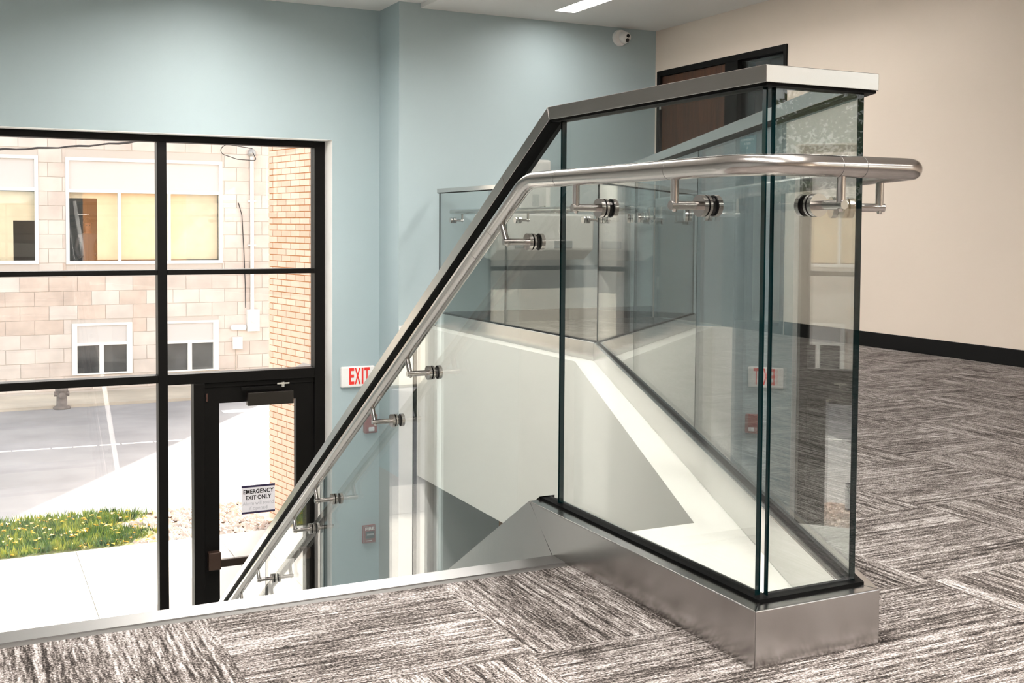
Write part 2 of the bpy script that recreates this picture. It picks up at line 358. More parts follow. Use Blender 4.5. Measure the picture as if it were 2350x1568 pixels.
box(1.965, 2.285, FY0-.03, FY0-.005, -.525, -.500).build('closer_arm', BLACK, cl, bevel=.003)
k = MB(); k.box(2.245, 2.345, FY0-.05, FY0-.015, -.487, -.474); k.cyl((2.295, FY0-.035, -.51), (2.295, FY0-.035, -.47), .016)
k.build('closer_knuckle', STEELP, cl)
box(1.70, 1.712, FY0+.012, FY0+.03, -.60, -.54).build('hinge', plain('hinge_bronze', (.10, .05, .04), .4, .6), dr)
# sign on the door glass
sg = thing('door_sign', (2.118, 8.91, -1.535), 'small white emergency exit notice with dark bars on the door glass', 'sign')
box(1.983, 2.252, 8.909, 8.912, -1.535, -1.306).build('sign_sheet', PAPER, sg)
box(1.983, 2.252, 8.907, 8.909, -1.322, -1.306).build('sign_bar', INK, sg); box(1.983, 2.252, 8.907, 8.909, -1.535, -1.519).build('sign_bar', INK, sg)
textmesh('lettering', 'EMERGENCY', .047, BLK, sg, (2.1175, 8.9075, -1.358), width=.245, bold=.001)
textmesh('lettering', 'EXIT ONLY', .047, BLK, sg, (2.1175, 8.9075, -1.407), width=.205, bold=.001)
textmesh('lettering', 'Alarm will sound', .042, PALEINK, sg, (2.1175, 8.9075, -1.452), width=.25)
textmesh('lettering', 'if opened', .042, PALEINK, sg, (2.1175, 8.9075, -1.492), width=.145)

# ------------------------------------------------------------------ signs on the teal window wall
ex = thing('exit_sign', (2.877, YW, -.529), 'white exit sign with red letters on the teal wall', 'exit sign')
b_ = box(2.7325, 3.0214, YW-.035, YW, -.529, -.359).build('housing', WPLAST, ex, bevel=.012)
for k_, (ch, x, wd) in enumerate((('E', 2.818, .042), ('X', 2.870, .050), ('I', 2.912, .014), ('T', 2.950, .046))):
    textmesh('letter', ch, .185, REDP, ex, (x, YW-.0362, -.444), width=wd, bold=.004)
stb = thing('strobe_alarm', (2.98, YW, -.91), 'dark red fire strobe with clear lens below the exit sign', 'fire strobe')
box(2.925, 3.037, YW-.05, YW, -.912, -.755).build('body', REDD, stb, bevel=.012)
box(2.957, 3.005, YW-.068, YW-.05, -.892, -.858).build('lens', plain('clear_lens', (.75, .75, .78), .1), stb, bevel=.006)
fp = thing('fire_pull_station', (2.975, YW, -1.824), 'dark red fire alarm pull station low on the teal wall', 'fire alarm')
box(2.918, 3.031, YW-.035, YW, -1.824, -1.676).build('body', REDD, fp, bevel=.008)
rim = MB()
for a in ((2.922, 3.027, -1.822, -1.816), (2.922, 3.027, -1.684, -1.678), (2.922, 2.926, -1.816, -1.684), (3.023, 3.027, -1.816, -1.684)): rim.box(a[0], a[1], YW-.038, YW-.035, a[2], a[3])
rim.build('rim', plain('rim_grey', (.25, .2, .2), .5), fp)
hd = box(2.938, 3.012, YW-.052, YW-.035, -1.778, -1.722).build('pull_handle', BLK, fp, bevel=.004)
box(2.946, 3.004, YW-.054, YW-.052, -1.752, -1.738).build('grip_mark', GREYM, hd)
textmesh('lettering', 'FIRE', .034, WPLAST, fp, (2.975, YW-.0365, -1.703), width=.078, bold=.0012)
box(2.945, 2.995, YW-.0375, YW-.0355, -1.803, -1.797).build('name_strip', WPLAST, fp)

# ------------------------------------------------------------------ walnut door with sidelight in the beige wall
d2 = thing('door_2', (XR, 7.36, 0), kind='structure')
f = MB()
f.box(XR-.012, 5.60, 8.157, 8.21, 0, 2.133); f.box(XR-.012, 5.60, 6.51, 6.545, 0, 2.133); f.box(XR-.012, 5.60, 6.545, 8.157, 2.085, 2.133); f.box(XR-.012, 5.60, 7.085, 7.245, 0, 2.085)
f.build('door_frame', BLACK, d2, bevel=.002)
box(XR+.01, XR+.055, 7.247, 8.155, .008, 2.083).build('door_leaf', WOOD, d2)
for z in (.25, 1.0, 1.80): box(XR-.016, XR+.012, 8.14, 8.165, z, z+.11).build('hinge', STEELP, d2, bevel=.003)
hz = MB(); hz.cyl((XR+.01, 7.31, 1.0), (XR-.05, 7.31, 1.0), .012); hz.cyl((XR-.045, 7.31, 1.0), (XR-.045, 7.43, 1.0), .010); hz.cyl((XR+.01, 7.31, 1.0), (XR+.002, 7.31, 1.0), .03)
hz.build('lever_handle', STEELP, d2)
box(XR+.03, XR+.04, 6.545, 7.085, .06, 2.085).build('sidelight_glass', PANE, d2); box(XR, 5.60, 6.545, 7.085, 0, .06).build('sidelight_sill', BLACK, d2)
# dim room behind the sidelight
m = MB(); m.box(6.9, 7.0, 5.6, 8.6, -.006, 2.6); m.box(5.65, 6.9, 8.5, 8.6, -.006, 2.6); m.box(5.65, 6.9, 5.6, 5.7, -.006, 2.6); m.box(5.65, 6.9, 5.7, 8.5, 2.5, 2.6); m.box(5.65, 6.9, 5.7, 8.5, -.1, -.006)
m.build('wall_beyond', plain('room_beyond', (.45, .40, .38), .8), kind='structure')
cs = thing('room_sign', (XR+.028, 7.0, 1.36), 'teal community room sign behind the angled glass by the walnut door', 'sign')
box(XR+.018, XR+.026, 6.885, 7.08, 1.335, 1.50).build('sign_plate', SIGNT, cs, bevel=.002)
RY = (math.pi/2, 0, -math.pi/2)
textmesh('lettering', 'COMMUNITY', .026, WPLAST, cs, (XR+.0172, 6.985, 1.465), RY, width=.15)
textmesh('lettering', 'ROOM', .026, WPLAST, cs, (XR+.0172, 6.985, 1.435), RY, width=.075)
textmesh('lettering', 'A', .026, WPLAST, cs, (XR+.0172, 6.985, 1.403), RY)
# window in the beige wall behind the camera
win3 = thing('window_3', (XR, -3.1, VZ0), kind='structure')
for a in ((VY0, VY0+.05, VZ0, VZ1), (VY1-.05, VY1, VZ0, VZ1), (VY0+.05, VY1-.05, VZ0, VZ0+.05), (VY0+.05, VY1-.05, VZ1-.05, VZ1)):
    box(XR+.06, XR+.14, a[0], a[1], a[2], a[3]).build('frame_bar', BLACK, win3)
box(XR+.09, XR+.098, VY0+.05, VY1-.05, VZ0+.05, VZ1-.05).build('glass_pane', PANE, win3)

# ------------------------------------------------------------------ security camera
se = thing('security_camera', (5.065, YB, 2.40), 'white turret security camera with twin black lenses below the ceiling', 'security camera')
b = MB(); b.cyl((5.065, YB, 2.400), (5.065, YB-.035, 2.400), .070, .064, 32); b.build('base', WPLAST, se, bevel=.004)
ball = MB(); n0 = []
c0 = Vector((5.085, YB-.055, 2.398)); ax = Vector((.10, -.93, -.22)).normalized()
uu = ax.orthogonal().normalized(); vv = ax.cross(uu)
prof = [(-.05, .0), (-.045, .025), (-.03, .042), (-.01, .050), (.012, .049), (.03, .042), (.038, .036), (.040, 0)]
vs = [c0+ax*h+(uu*math.cos(2*math.pi*k/28)+vv*math.sin(2*math.pi*k/28))*r for h, r in prof for k in range(28)]
ball.add(vs, [(i*28+k, i*28+(k+1) % 28, (i+1)*28+(k+1) % 28, (i+1)*28+k) for i in range(len(prof)-1) for k in range(28)], 0, True)
bo = ball.build('turret', WPLAST, se)
for dz in (.0185, -.0185):
    q = c0+ax*.0395+Vector((.002*(1 if dz > 0 else -1), 0, dz)); l = MB(); l.cyl(q, q+ax*.004, .0175, .0165, 20); l.build('lens', BLK, bo)

# ------------------------------------------------------------------ drinking fountain
YF = YB-.003
wf = thing('drinking_fountain', (4.15, YF, .50), 'white wall-mounted drinking fountain with bottle filler behind the far glass', 'drinking fountain')
p = MB(); p.box(4.04, 4.36, YF-.10, YF, .90, 1.335); p.build('filler_panel', PORC, wf, bevel=.018)
box(4.065, 4.335, YF-.106, YF-.10, 1.12, 1.305).build('face_plate', plain('fountain_face', (.70, .70, .68), .3), wf, bevel=.003)
dp = box(4.10, 4.165, YF-.110, YF-.106, 1.17, 1.25).build('display', plain('grey_display', (.16, .18, .19), .3), wf)
MB().cyl((4.14, YF-.113, 1.20), (4.14, YF-.109, 1.20), .014).build('display_icon', SIGNT, dp)
box(4.09, 4.31, YF-.104, YF-.10, .925, 1.10).build('filler_alcove', plain('alcove', (.52, .53, .52), .3), wf)
box(4.185, 4.245, YF-.108, YF-.104, .95, 1.05).build('filler_slot', GREYP, wf, bevel=.004)
bs = MB(); bs.prism([(YF, .56), (YF-.30, .52), (YF-.44, .60), (YF-.45, .885), (YF, .885)], 'x', 3.71, 4.57); bo = bs.build('basin_body', PORC, wf, bevel=.015)
for x0, x1 in ((3.86, 4.02), (4.21, 4.37)): box(x0, x1, YF-.452, YF-.435, .615, .675).build('push_plate', GREYP, wf, bevel=.004)
for xc in (3.94, 4.29):
    s_ = MB(); s_.lathe([(.02, 0), (.13, .004), (.14, .012), (.13, .016), (.05, .010)], (xc, YF-.24, .884)); s_.build('basin_rim', STEELP, wf)
    s_ = MB(); s_.tube(fillet([(xc-.08, YF-.14, .885), (xc-.08, YF-.14, .93), (xc-.04, YF-.20, .945)], [.02], 5), .012, 12); s_.build('spout', STEELP, wf)

# ------------------------------------------------------------------ staircase
ST = .617; RISE, RUN = 2.85/16, 2.85/16/.617
sta = thing('staircase', (0, 2.32, ZG), 'pale staircase going down from the carpeted landing to the street door', 'staircase')
n_ = MB(); n_.prism([(2.262, .002), (2.321, .003), (2.321, -.045), (2.311, -.045), (2.311, -.006), (2.262, -.006)], 'x', XL+.002, 1.2548)
n_.build('nosing', plain('satin_aluminium', (.42, .415, .41), .40, 1.0), sta, label='bright metal nosing along the top step')
box(XL+.002, 1.2548, 2.239, 2.262, -.006, -.0005).build('nosing_back_strip', plain('dark_nosing_strip', (.07, .065, .06), .5), sta)  # darker strip between the nosing and the carpet
for i in range(16):
    y = 2.31+i*RUN; z = -(i+1)*RISE
    box(XL+.002, 1.2540, y+.0, y+.012, z, z+RISE-(.045 if i == 0 else .03)).build('riser', CREAM, sta)
    if i < 15: box(XL+.002, 1.2540, y+.012, y+RUN+.012, z-.03, z).build('tread', GREYW, sta)
sp = [(2.322, 0.0), (2.4476, .105), (6.95, .105-ST*4.5024), (6.95, ZG), (6.654, ZG), (2.322, -.176)]
MB().prism(sp, 'x', 1.255, 1.3355).build('stringer', STEELV, sta, label='steel clad sloping stringer')

# ------------------------------------------------------------------ glass balustrade
A2, B2, C2, D2, E2 = (1.3055, 2.4476), (1.3055, 1.6155), (1.5316, 1.6155), (3.3628, 5.6763), (3.3628, 8.13)
PATH = [Vector(p) for p in (A2, B2, C2, D2, E2)]
DIRS = [(PATH[i+1]-PATH[i]).normalized() for i in range(4)]
NRM = [Vector((dd.y, -dd.x)) for dd in DIRS]                   # points to the room side
def mitre(i, off):
    """corner points of the offset polyline; off[k] is the signed distance of segment k to the room side"""
    if i == 0: return PATH[0]+NRM[0]*off[0]
    if i == 4: return PATH[4]+NRM[3]*off[3]
    a, da = PATH[i]+NRM[i-1]*off[i-1], DIRS[i-1]; b, db = PATH[i]+NRM[i]*off[i], DIRS[i]
    den = da.x*db.y-da.y*db.x; t = ((b.x-a.x)*db.y-(b.y-a.y)*db.x)/den
    return a+da*t
def run(k, out, inn, z0, z1, sb=None, st=None):
    """one mitred straight run, bottom z0 and top z1; sb/st shift the stair end of run 0 along Y at bottom/top"""
    p0o, p0i, p1o, p1i = mitre(k, out), mitre(k, [-v for v in inn]), mitre(k+1, out), mitre(k+1, [-v for v in inn])
    def V(p, z, s): return (p.x, p.y+(s or 0 if k == 0 else 0), z)
    q = [V(p0o, z0, sb), (p1o.x, p1o.y, z0), (p1i.x, p1i.y, z0), V(p0i, z0, sb), V(p0o, z1, st), (p1o.x, p1o.y, z1), (p1i.x, p1i.y, z1), V(p0i, z1, st)]
    return MB().hexa(q)
G = thing('glass_balustrade', (1.3055, 1.6155, 0), 'frameless glass balustrade with steel cap, base shoe and round handrail around the stairwell', 'balustrade')
SO, SI = [.0505, .0505, .036, .036], [.030]*4
for k in range(4):
    run(k, SO, SI, -.006, .105, sb=2.322-2.4476).build('base_shoe', STEELV, G, bevel=.002)
    run(k, [.017, .017, .015, .015], [.013]*4, .105, .1105).build('gasket', RUBBER, G)
CAPZ0, CAPZ1 = 1.044, 1.0755
for k in range(4):
    run(k, [.0235]*4, [.0235]*4, CAPZ0, CAPZ1, sb=2.4094-2.4476, st=2.4185-2.4476).build('cap_rail', STEEL, G, bevel=.001)
    run(k, [.0195]*4, [.0195]*4, CAPZ0-.005, CAPZ0, sb=2.410-2.4476, st=2.4094-2.4476).build('cap_gasket', RUBBER, G)
def capz(y, z0, y0): return z0-ST*(y-y0)
def slope_run(y0t, y0b, y1t, y1b, half, zt, zb, yt0, yb0):
    q = []
    for (x, ) in ((1.3055-half,), (1.3055+half,)):
        q.append([(x, y0b, capz(y0b, zb, yb0)), (x, y1b, capz(y1b, zb, yb0)), (x, y0t, capz(y0t, zt, yt0)), (x, y1t, capz(y1t, zt, yt0))])
    (a, b, c, dd), (e_, f_, g_, h_) = q
    return MB().hexa([a, b, f_, e_, c, dd, h_, g_])
slope_run(2.4185, 2.4094, 2.672, 2.6525, .0235, CAPZ1, CAPZ0, 2.4185, 2.4094).build('cap_rail', STEEL, G, bevel=.001)
slope_run(2.6735, 2.654, 6.95, 6.93, .0235, CAPZ1, CAPZ0, 2.4185, 2.4094).build('cap_rail', STEEL, G, bevel=.001)
slope_run(2.4094, 2.408, 6.93, 6.93, .0205, CAPZ0, CAPZ0-.006, 2.4094, 2.408).build('cap_gasket', RUBBER, G)
slope_run(2.4476, 2.4476, 6.95, 6.95, .021, .113, .105, 2.4476, 2.4476).build('gasket', RUBBER, G)
# panes: sides are clear glass, edges dark green
TH = .006
def zt(y): return CAPZ0-.002 if y <= 2.4094 else CAPZ0-.002-ST*(y-2.4094)
def zb(y): return .106 if y <= 2.4476 else .106-ST*(y-2.4476)
for y0, y1 in ((1.623, 2.3735), (2.3800, 3.357), (3.363, 4.343), (4.349, 5.323), (5.329, 6.31), (6.316, 6.93)):
    up = [y0]+[y for y in (2.4094,) if y0 < y < y1]+[y1]; dn = [y1]+[y for y in (2.4476,) if y0 < y < y1]+[y0]
    MB().prism([(y, zt(y)) for y in up]+[(y, zb(y)) for y in dn], 'x', 1.3055-TH, 1.3055+TH, 0, 1).build('glass_panel', [GLASS, EDGE], G)
def flat_panel(k, s0, s1):
    a, b = PATH[k]+DIRS[k]*s0, PATH[k]+DIRS[k]*s1; n = NRM[k]*TH
    q = [a+n, b+n, b-n, a-n]
    MB().hexa([(*p, .106) for p in q]+[(*p, CAPZ0-.002) for p in q], [1, 1, 0, 1, 0, 1]).build('glass_panel', [GLASS, EDGE], G)
flat_panel(1, 1.3187-1.3055, 1.527-1.3055)
for s0, s1 in ((.014, 1.532), (1.539, 2.962), (2.969, 4.440)): flat_panel(2, s0, s1)
for s0, s1 in ((.012, 1.257), (1.263, 2.45)): flat_panel(3, s0, s1)
# handrail
HZ, HOFF, HR = .8955, .076, .0195
xh = 1.3055-TH-HOFF; yh = 1.6155-TH-HOFF
cd = PATH[2]+NRM[2]*(TH+HOFF); cs_ = (yh-cd.y)/DIRS[2].y; cR = cd+DIRS[2]*cs_
xf = D2[0]+TH+HOFF; cF = cd+DIRS[2]*((xf-cd.x)/DIRS[2].x)
YBEND = 2.407
hp = fillet([(xh, 7.15, HZ-ST*(7.15-YBEND)), (xh, YBEND, HZ), (xh, yh, HZ), (cR.x, cR.y, HZ), (cF.x, cF.y, HZ), (xf, 8.08, HZ)], [.16, .115, .045, .12], 12)
hr = MB().tube(hp, HR, 28).build('handrail', STEELT, G, label='round brushed steel handrail')
def seam(p, dirv):
    p, dv = Vector(p), Vector(dirv).normalized(); MB().cyl(p-dv*.0006, p+dv*.0006, HR+.0002, n=28).build('rail_seam', plain('seam', (.2, .19, .18), .4, .8), hr)
seam((xh, 2.245, HZ), (0, 1, 0)); seam((xh, 1.80, HZ), (0, 1, 0)); seam((1.395, yh, HZ), (1, 0, 0)); seam((1.450, yh, HZ), (1, 0, 0))
sv = Vector((0, 1, -ST)); seam((xh, 2.60, HZ-ST*(2.60-YBEND)), sv); seam((xh, 2.70, HZ-ST*(2.70-YBEND)), sv)
# brackets
def bracket_meshes(tilt):
    up = Vector((0, math.sin(tilt), math.cos(tilt))); e0 = Vector((-HOFF, 0, 0))
    m1 = MB(); m1.cyl((-.016, 0, 0), (-.086, 0, 0), .0085, n=18); m1.cyl(e0+up*.004, e0+up*.0545, .0080, n=18)
    m2 = MB(); m2.cyl((-.020, 0, 0), (-.0105, 0, 0), .0215, n=28); m2.cyl((-.0065, 0, 0), (-.0004, 0, 0), .0215, n=28); m2.cyl((.0135, 0, 0), (.0235, 0, 0), .0215, n=28)
    m3 = MB(); m3.cyl((-.0105, 0, 0), (-.0065, 0, 0), .0200, n=28); m3.cyl((.012, 0, 0), (.0135, 0, 0), .0195, n=28)
    m4 = MB(); m4.cyl(e0-up*.0075, e0-up*.0125, .0058, .004, n=12)
    return [m1.mesh('bracket', STEELT), m2.mesh('standoff_disc', STEELT), m3.mesh('rubber_washer', RUBBER), m4.mesh('screw', STEELP)]
BF, BS = bracket_meshes(0), bracket_meshes(math.atan(ST))
def bracket(ms, loc, rz):
    o = link('bracket', ms[0], G); o.location = loc; o.rotation_euler = (0, 0, rz)
    for mm in ms[1:]:
        c = link(mm.name, mm, o)
gx = 1.3055-TH
for y in (1.7863, 2.1692): bracket(BF, (gx, y, .8275), 0)
th_ = math.atan(ST)
for y in (2.5193, 3.1889, 3.5126, 4.1861, 4.5017, 5.1354, 5.49, 6.13, 6.48):
    z = HZ-ST*(y+.068*math.sin(th_)-YBEND)-.068*math.cos(th_); bracket(BS, (gx, y, z), 0)
bracket(BF, (1.4052, 1.6155-TH, .8275), math.pi/2)
for k, ss in ((2, (.13, 1.37, 1.70, 2.80, 3.13, 4.27)), (3, (.17, 1.09, 1.43, 2.20))):
    for s in ss:
        p = PATH[k]+DIRS[k]*s+NRM[k]*TH; bracket(BF, (p.x, p.y, .8275), math.atan2(NRM[k].y, NRM[k].x)+math.pi)

# ------------------------------------------------------------------ carpet tiles
def clip(poly, a, b, c):        # keep a*x+b*y <= c
    out = []
    for i in range(len(poly)):
        p, q = poly[i], poly[(i+1) % len(poly)]; dp, dq = a*p[0]+b*p[1]-c, a*q[0]+b*q[1]-c
        if dp <= 0: out.append(p)
        if dp*dq < 0: t = dp/(dp-dq); out.append((p[0]+(q[0]-p[0])*t, p[1]+(q[1]-p[1])*t))
    return out
dgn, dgp = NRM[2], PATH[2]
REG = [[(1, 0, 1.28), (0, 1, 2.239)], [(-1, 0, -1.28), (0, 1, 1.59)],
       [(-1, 0, -1.28), (0, -1, -1.59), (0, 1, 5.6763), (-dgn.x, -dgn.y, -(dgn.x*dgp.x+dgn.y*dgp.y))], [(0, -1, -5.6763), (-1, 0, -3.3628)]]
carpet_far = [MB(), MB()]
flo = thing('carpet_floor', (3, 2, 0), 'grey striped carpet tiles laid quarter-turned on the landing', 'carpet')
f2568 = 2568.15
TX, TY = .43, .30
for i in range(-5, 11):
    for j in range(-11, 17):
        x0, x1, y0, y1 = TX+i*.5, TX+i*.5+.5, TY+j*.5, TY+j*.5+.5
        x0, x1, y0, y1 = max(x0, XL), min(x1, XR), max(y0, YR), min(y1, YB)
        if x1-x0 < .01 or y1-y0 < .01: continue
        polys = []
        for reg in REG:
            p = [(x0, y0), (x1, y0), (x1, y1), (x0, y1)]
            for h in reg:
                p = clip(p, *h) if p else p
            if len(p) >= 3: polys.append(p)
        if not polys: continue
        odd = (i+j) % 2 != 0
        xs = odd if x0 < 1.42 else not odd
        # does the tile show in the photograph?
        seen = False
        for px_, py_ in [q for p in polys for q in p]+[((x0+x1)/2, (y0+y1)/2)]:
            dv = Vector((px_, py_, -EYE)); dz = dv.dot(fwd)
            if dz > .2:
                u = 1175+f2568*dv.dot(r2)/dz; v = 626-f2568*dv.dot(u2)/dz
                if -40 < u < 2390 and v < 1620: seen = True
        t = MB() if seen else carpet_far[0 if xs else 1]
        for p in polys: t.prism(p, 'z', -.006, 0.0)
        if seen: t.build('carpet_tile', CARX if xs else CARY, flo)
carpet_far[0].build('carpet_tile_field', CARX, flo, kind='stuff'); carpet_far[1].build('carpet_tile_field', CARY, flo, kind='stuff')

# ------------------------------------------------------------------ outside: ground
YO = 25.5
gp = thing('pavement', (1, 11, ZG-.02), 'white sunlit concrete walk outside the street door', 'pavement')
for i in range(3):
    box(-20+i*6.1, -13.9+i*6.1-.004 if i < 2 else -1.61, 13.23, 14.69, ZG-.12, ZG-.02).build('paving_slab', CONC, gp)
for i in range(8):
    x0 = -8.2+i*1.55; box(x0+.004, x0+1.546, 9.0, 13.22, ZG-.12, ZG-.02).build('paving_slab', CONC, gp)
box(-40, 40, 14.7, 24.0, ZG-.2, ZG-.04).build('road', ASPH, kind='structure')
box(-40, 40, 8.9, 60, ZG-.5, ZG-.12).build('ground', EARTH, kind='structure')
box(-40, 40, 23.8, YO, ZG-.12, ZG+.02).build('far_verge', plain('far_verge_soil', (.50, .45, .37), .95, vary=.25, vscale=.7), kind='structure')
rl = thing('road_line', (3, 19.6, ZG-.04), 'worn white dashed line painted across the asphalt road', 'road marking')
x = -4.0
while x < 9:
    l = random.uniform(.25, .62); yy = 19.66-.065*x*.9
    MB().prism([(x, yy-.045), (x+l, yy-.045-.05*l), (x+l, yy+.045-.05*l), (x, yy+.045)], 'z', ZG-.04, ZG-.037).build('line_dash', LINE, rl); x += l+random.uniform(.015, .05)
box(4.55, 6.2, 21.9, 22.25, ZG-.04, ZG-.037).build('painted_bar', LINE, label='short thick white bar painted on the far side of the road', cat='road marking')
# grass strip and gravel bed
gm, t_, b_ = newmat('grass_blades'); b_.inputs['Roughness'].default_value = .7
geo = t_.nodes.new('ShaderNodeNewGeometry'); ns = t_.nodes.new('ShaderNodeTexNoise'); ns.inputs['Scale'].default_value = 7; ns.inputs['Detail'].default_value = 5
rp = t_.nodes.new('ShaderNodeValToRGB'); e = rp.color_ramp.elements
e[0].position = .36; e[0].color = (.045, .10, .05, 1); e[1].position = .62; e[1].color = (.42, .42, .06, 1); kk = e.new(.5); kk.color = (.15, .25, .06, 1)
t_.links.new(geo.outputs['Position'], ns.inputs['Vector']); t_.links.new(ns.outputs['Fac'], rp.inputs[0]); t_.links.new(rp.outputs[0], b_.inputs['Base Color'])
g = MB(); GZ = ZG-.03
for i in range(12000):
    x = random.uniform(-1.5, 2.15); y = random.uniform(13.3, 14.85)
    if x > 1.75+.25*math.sin(y*7)+random.uniform(-.15, .15): continue
    h = random.uniform(.05, .13); a = random.uniform(0, 6.28); wdt = random.uniform(.006, .012); lx, ly = random.uniform(-.05, .05), random.uniform(-.05, .05)
    g.add([(x-wdt*math.cos(a), y-wdt*math.sin(a), GZ), (x+wdt*math.cos(a), y+wdt*math.sin(a), GZ), (x+lx, y+ly, GZ+h)], [(0, 1, 2)])
g.build('lawn_grass', gm, label='short green grass strip between walk and road', cat='grass', kind='stuff')
box(-1.6, 2.0, 13.22, 14.72, ZG-.12, ZG-.03).build('lawn_soil', plain('soil', (.16, .17, .06), .95, vary=.2, vscale=6), label='soil of the grass strip beside the road', cat='soil', kind='stuff')
lv = MB()
for i in range(260):
    x, y = random.uniform(-1.4, 2.0), random.uniform(13.25, 14.6); a = random.uniform(0, 6.28); s = random.uniform(.02, .045); z = GZ+random.uniform(.06, .11)
    if y < 13.5: z = GZ+.03
    lv.add([(x+s*math.cos(a), y+s*math.sin(a), z), (x+s*.6*math.cos(a+1.57), y+s*.6*math.sin(a+1.57), z+.012), (x-s*math.cos(a), y-s*math.sin(a), z+.004), (x-s*.6*math.cos(a+1.57), y-s*.6*math.sin(a+1.57), z+.014)], [(0, 1, 2), (0, 2, 3)])
lv.build('fallen_leaves', plain('yellow_leaf', (.70, .38, .03), .7, vary=.3, vscale=20), label='yellow fallen leaves scattered over the grass', cat='leaves', kind='stuff')
box(2.0, 8.0, 13.22, 14.72, ZG-.12, ZG-.05).build('gravel_bed', plain('gravel_dirt', (.34, .22, .14), .95, vary=.3, vscale=14), label='brown dirt bed beneath the river stones', cat='soil', kind='stuff')
rk = MB()
for i in range(1500):
    x, y = random.uniform(1.72, 3.36), random.uniform(13.25, 14.7); s = random.uniform(.022, .06)
    if x < 1.9+.25*math.sin(y*7): continue
    a = random.uniform(0, 6.28); ca, sa = math.cos(a), math.sin(a); z = ZG-.05+s*.3
    P = []
    for (px_, py_, pz_) in ((1, 0, 0), (.45, .6, .1), (-.5, .62, 0), (-1, .05, .05), (-.4, -.6, 0), (.55, -.55, .05), (.2, .1, .55), (-.3, -.05, .5)):
        px_ *= s*random.uniform(.8, 1.1); py_ *= s*random.uniform(.8, 1.1); P.append((x+px_*ca-py_*sa, y+px_*sa+py_*ca, z+pz_*s*random.uniform(.8, 1.2)))
    rk.add(P, [(0, 1, 6), (1, 2, 6), (2, 7, 6), (2, 3, 7), (3, 4, 7), (4, 5, 7), (5, 6, 7), (5, 0, 6)])
rk.build('river_stones', plain('river_stone', (.60, .50, .44), .8, vary=.35, vscale=11), label='pale river stones beside the walk by the brick wall', cat='stones', kind='stuff')
# fire hydrant at the far kerb
hy = thing('fire_hydrant', (1.74, 23.75, ZG-.04), 'small dark weathered hydrant at the far kerb of the road', 'hydrant')
HYM = plain('hydrant_iron', (.17, .145, .13), .8, vary=.3, vscale=8)
MB().lathe([(0, 0), (.16, 0), (.16, .04), (.10, .07), (.095, .34), (.12, .36), (.12, .40), (.10, .42), (.085, .50), (.03, .56), (0, .57)], (1.74, 23.75, ZG-.04)).build('barrel', HYM, hy)
q = MB(); q.cyl((1.60, 23.75, ZG+.26), (1.88, 23.75, ZG+.26), .05); q.cyl((1.74, 23.60, ZG+.24), (1.74, 23.75, ZG+.24), .06); q.build('outlet_caps', HYM, hy)
# ------------------------------------------------------------------ masonry building across the road
ob = thing('masonry_building', (3, YO, ZG), 'pale block building with white framed windows across the road', 'building')
BX0, BX1, BZ1 = -2.6, 7.3, 4.7
WINS = [(-1.9, 1.45, -.066, 2.205), (1.983, 5.265, -.085, 2.195), (2.08, 3.31, -2.46, -1.352), (3.945, 5.168, -2.49, -1.362)]
# wall core: everything except the window openings
core = MB()
def wall_minus(mb, x0, x1, z0, z1, holes, y0, y1):
    zs = sorted(set([z0, z1]+[h[2] for h in holes]+[h[3] for h in holes]))
    for a, b in zip(zs, zs[1:]):
        hs = sorted([(h[0], h[1]) for h in holes if h[2] <= a+1e-6 and h[3] >= b-1e-6]); x = x0
        for p, q in hs: mb.box(x, p, y0, y1, a, b); x = q
        mb.box(x, x1, y0, y1, a, b)
wall_minus(core, BX0, BX1, ZG-.1, BZ1, WINS, YO+.012, YO+.35)
core.box(BX0, BX1, YO+3, YO+3.3, ZG-.1, BZ1); core.box(BX0, BX0+.3, YO+.35, YO+3, ZG-.1, BZ1); core.box(BX1-.3, BX1, YO+.35, YO+3, ZG-.1, BZ1); core.box(BX0+.3, BX1-.3, YO+.35, YO+3, BZ1-.3, BZ1)
fac = core.build('facade', MORT, ob)
unit = []
for mt in BLOCKM:
    u_ = MB().box(0, 1, 0, 1, 0, 1); unit.append(u_.mesh('block', mt))
nb = 0
CH, CL = .303, .565
for r in range(26):
    z0 = -3.051+r*CH-.0
    z0 = -.961-7*CH+r*CH; z1 = z0+CH
    if z0 < ZG-.15 or z0 > 3.4: continue
    holes = sorted([(h[0], h[1]) for h in WINS if h[2] < z1-.004 and h[3] > z0+.004])
    x = -2.6+(0 if r % 2 else CL/2)
    while x < BX1:
        segs = [(x, min(x+CL, BX1))]
        for p, q in holes:
            ns_ = []
            for a, b in segs:
                if b <= p or a >= q: ns_.append((a, b)); continue
                if a < p: ns_.append((a, p))
                if b > q: ns_.append((q, b))
            segs = ns_
        for a, b in segs:
            if b-a < .03: continue
            k_ = random.random(); ui = 2 if (-1.6 < z0 < -.2 and x < 3.4 and k_ < .6) else (0 if k_ < .5 else 1)
            if nb < 300:
                o = link('block', unit[ui], fac); o.location = (a+.005, YO+random.uniform(-.004, .003), z0+.005); o.scale = (b-a-.01, .03, CH-.01); nb += 1
        x += CL
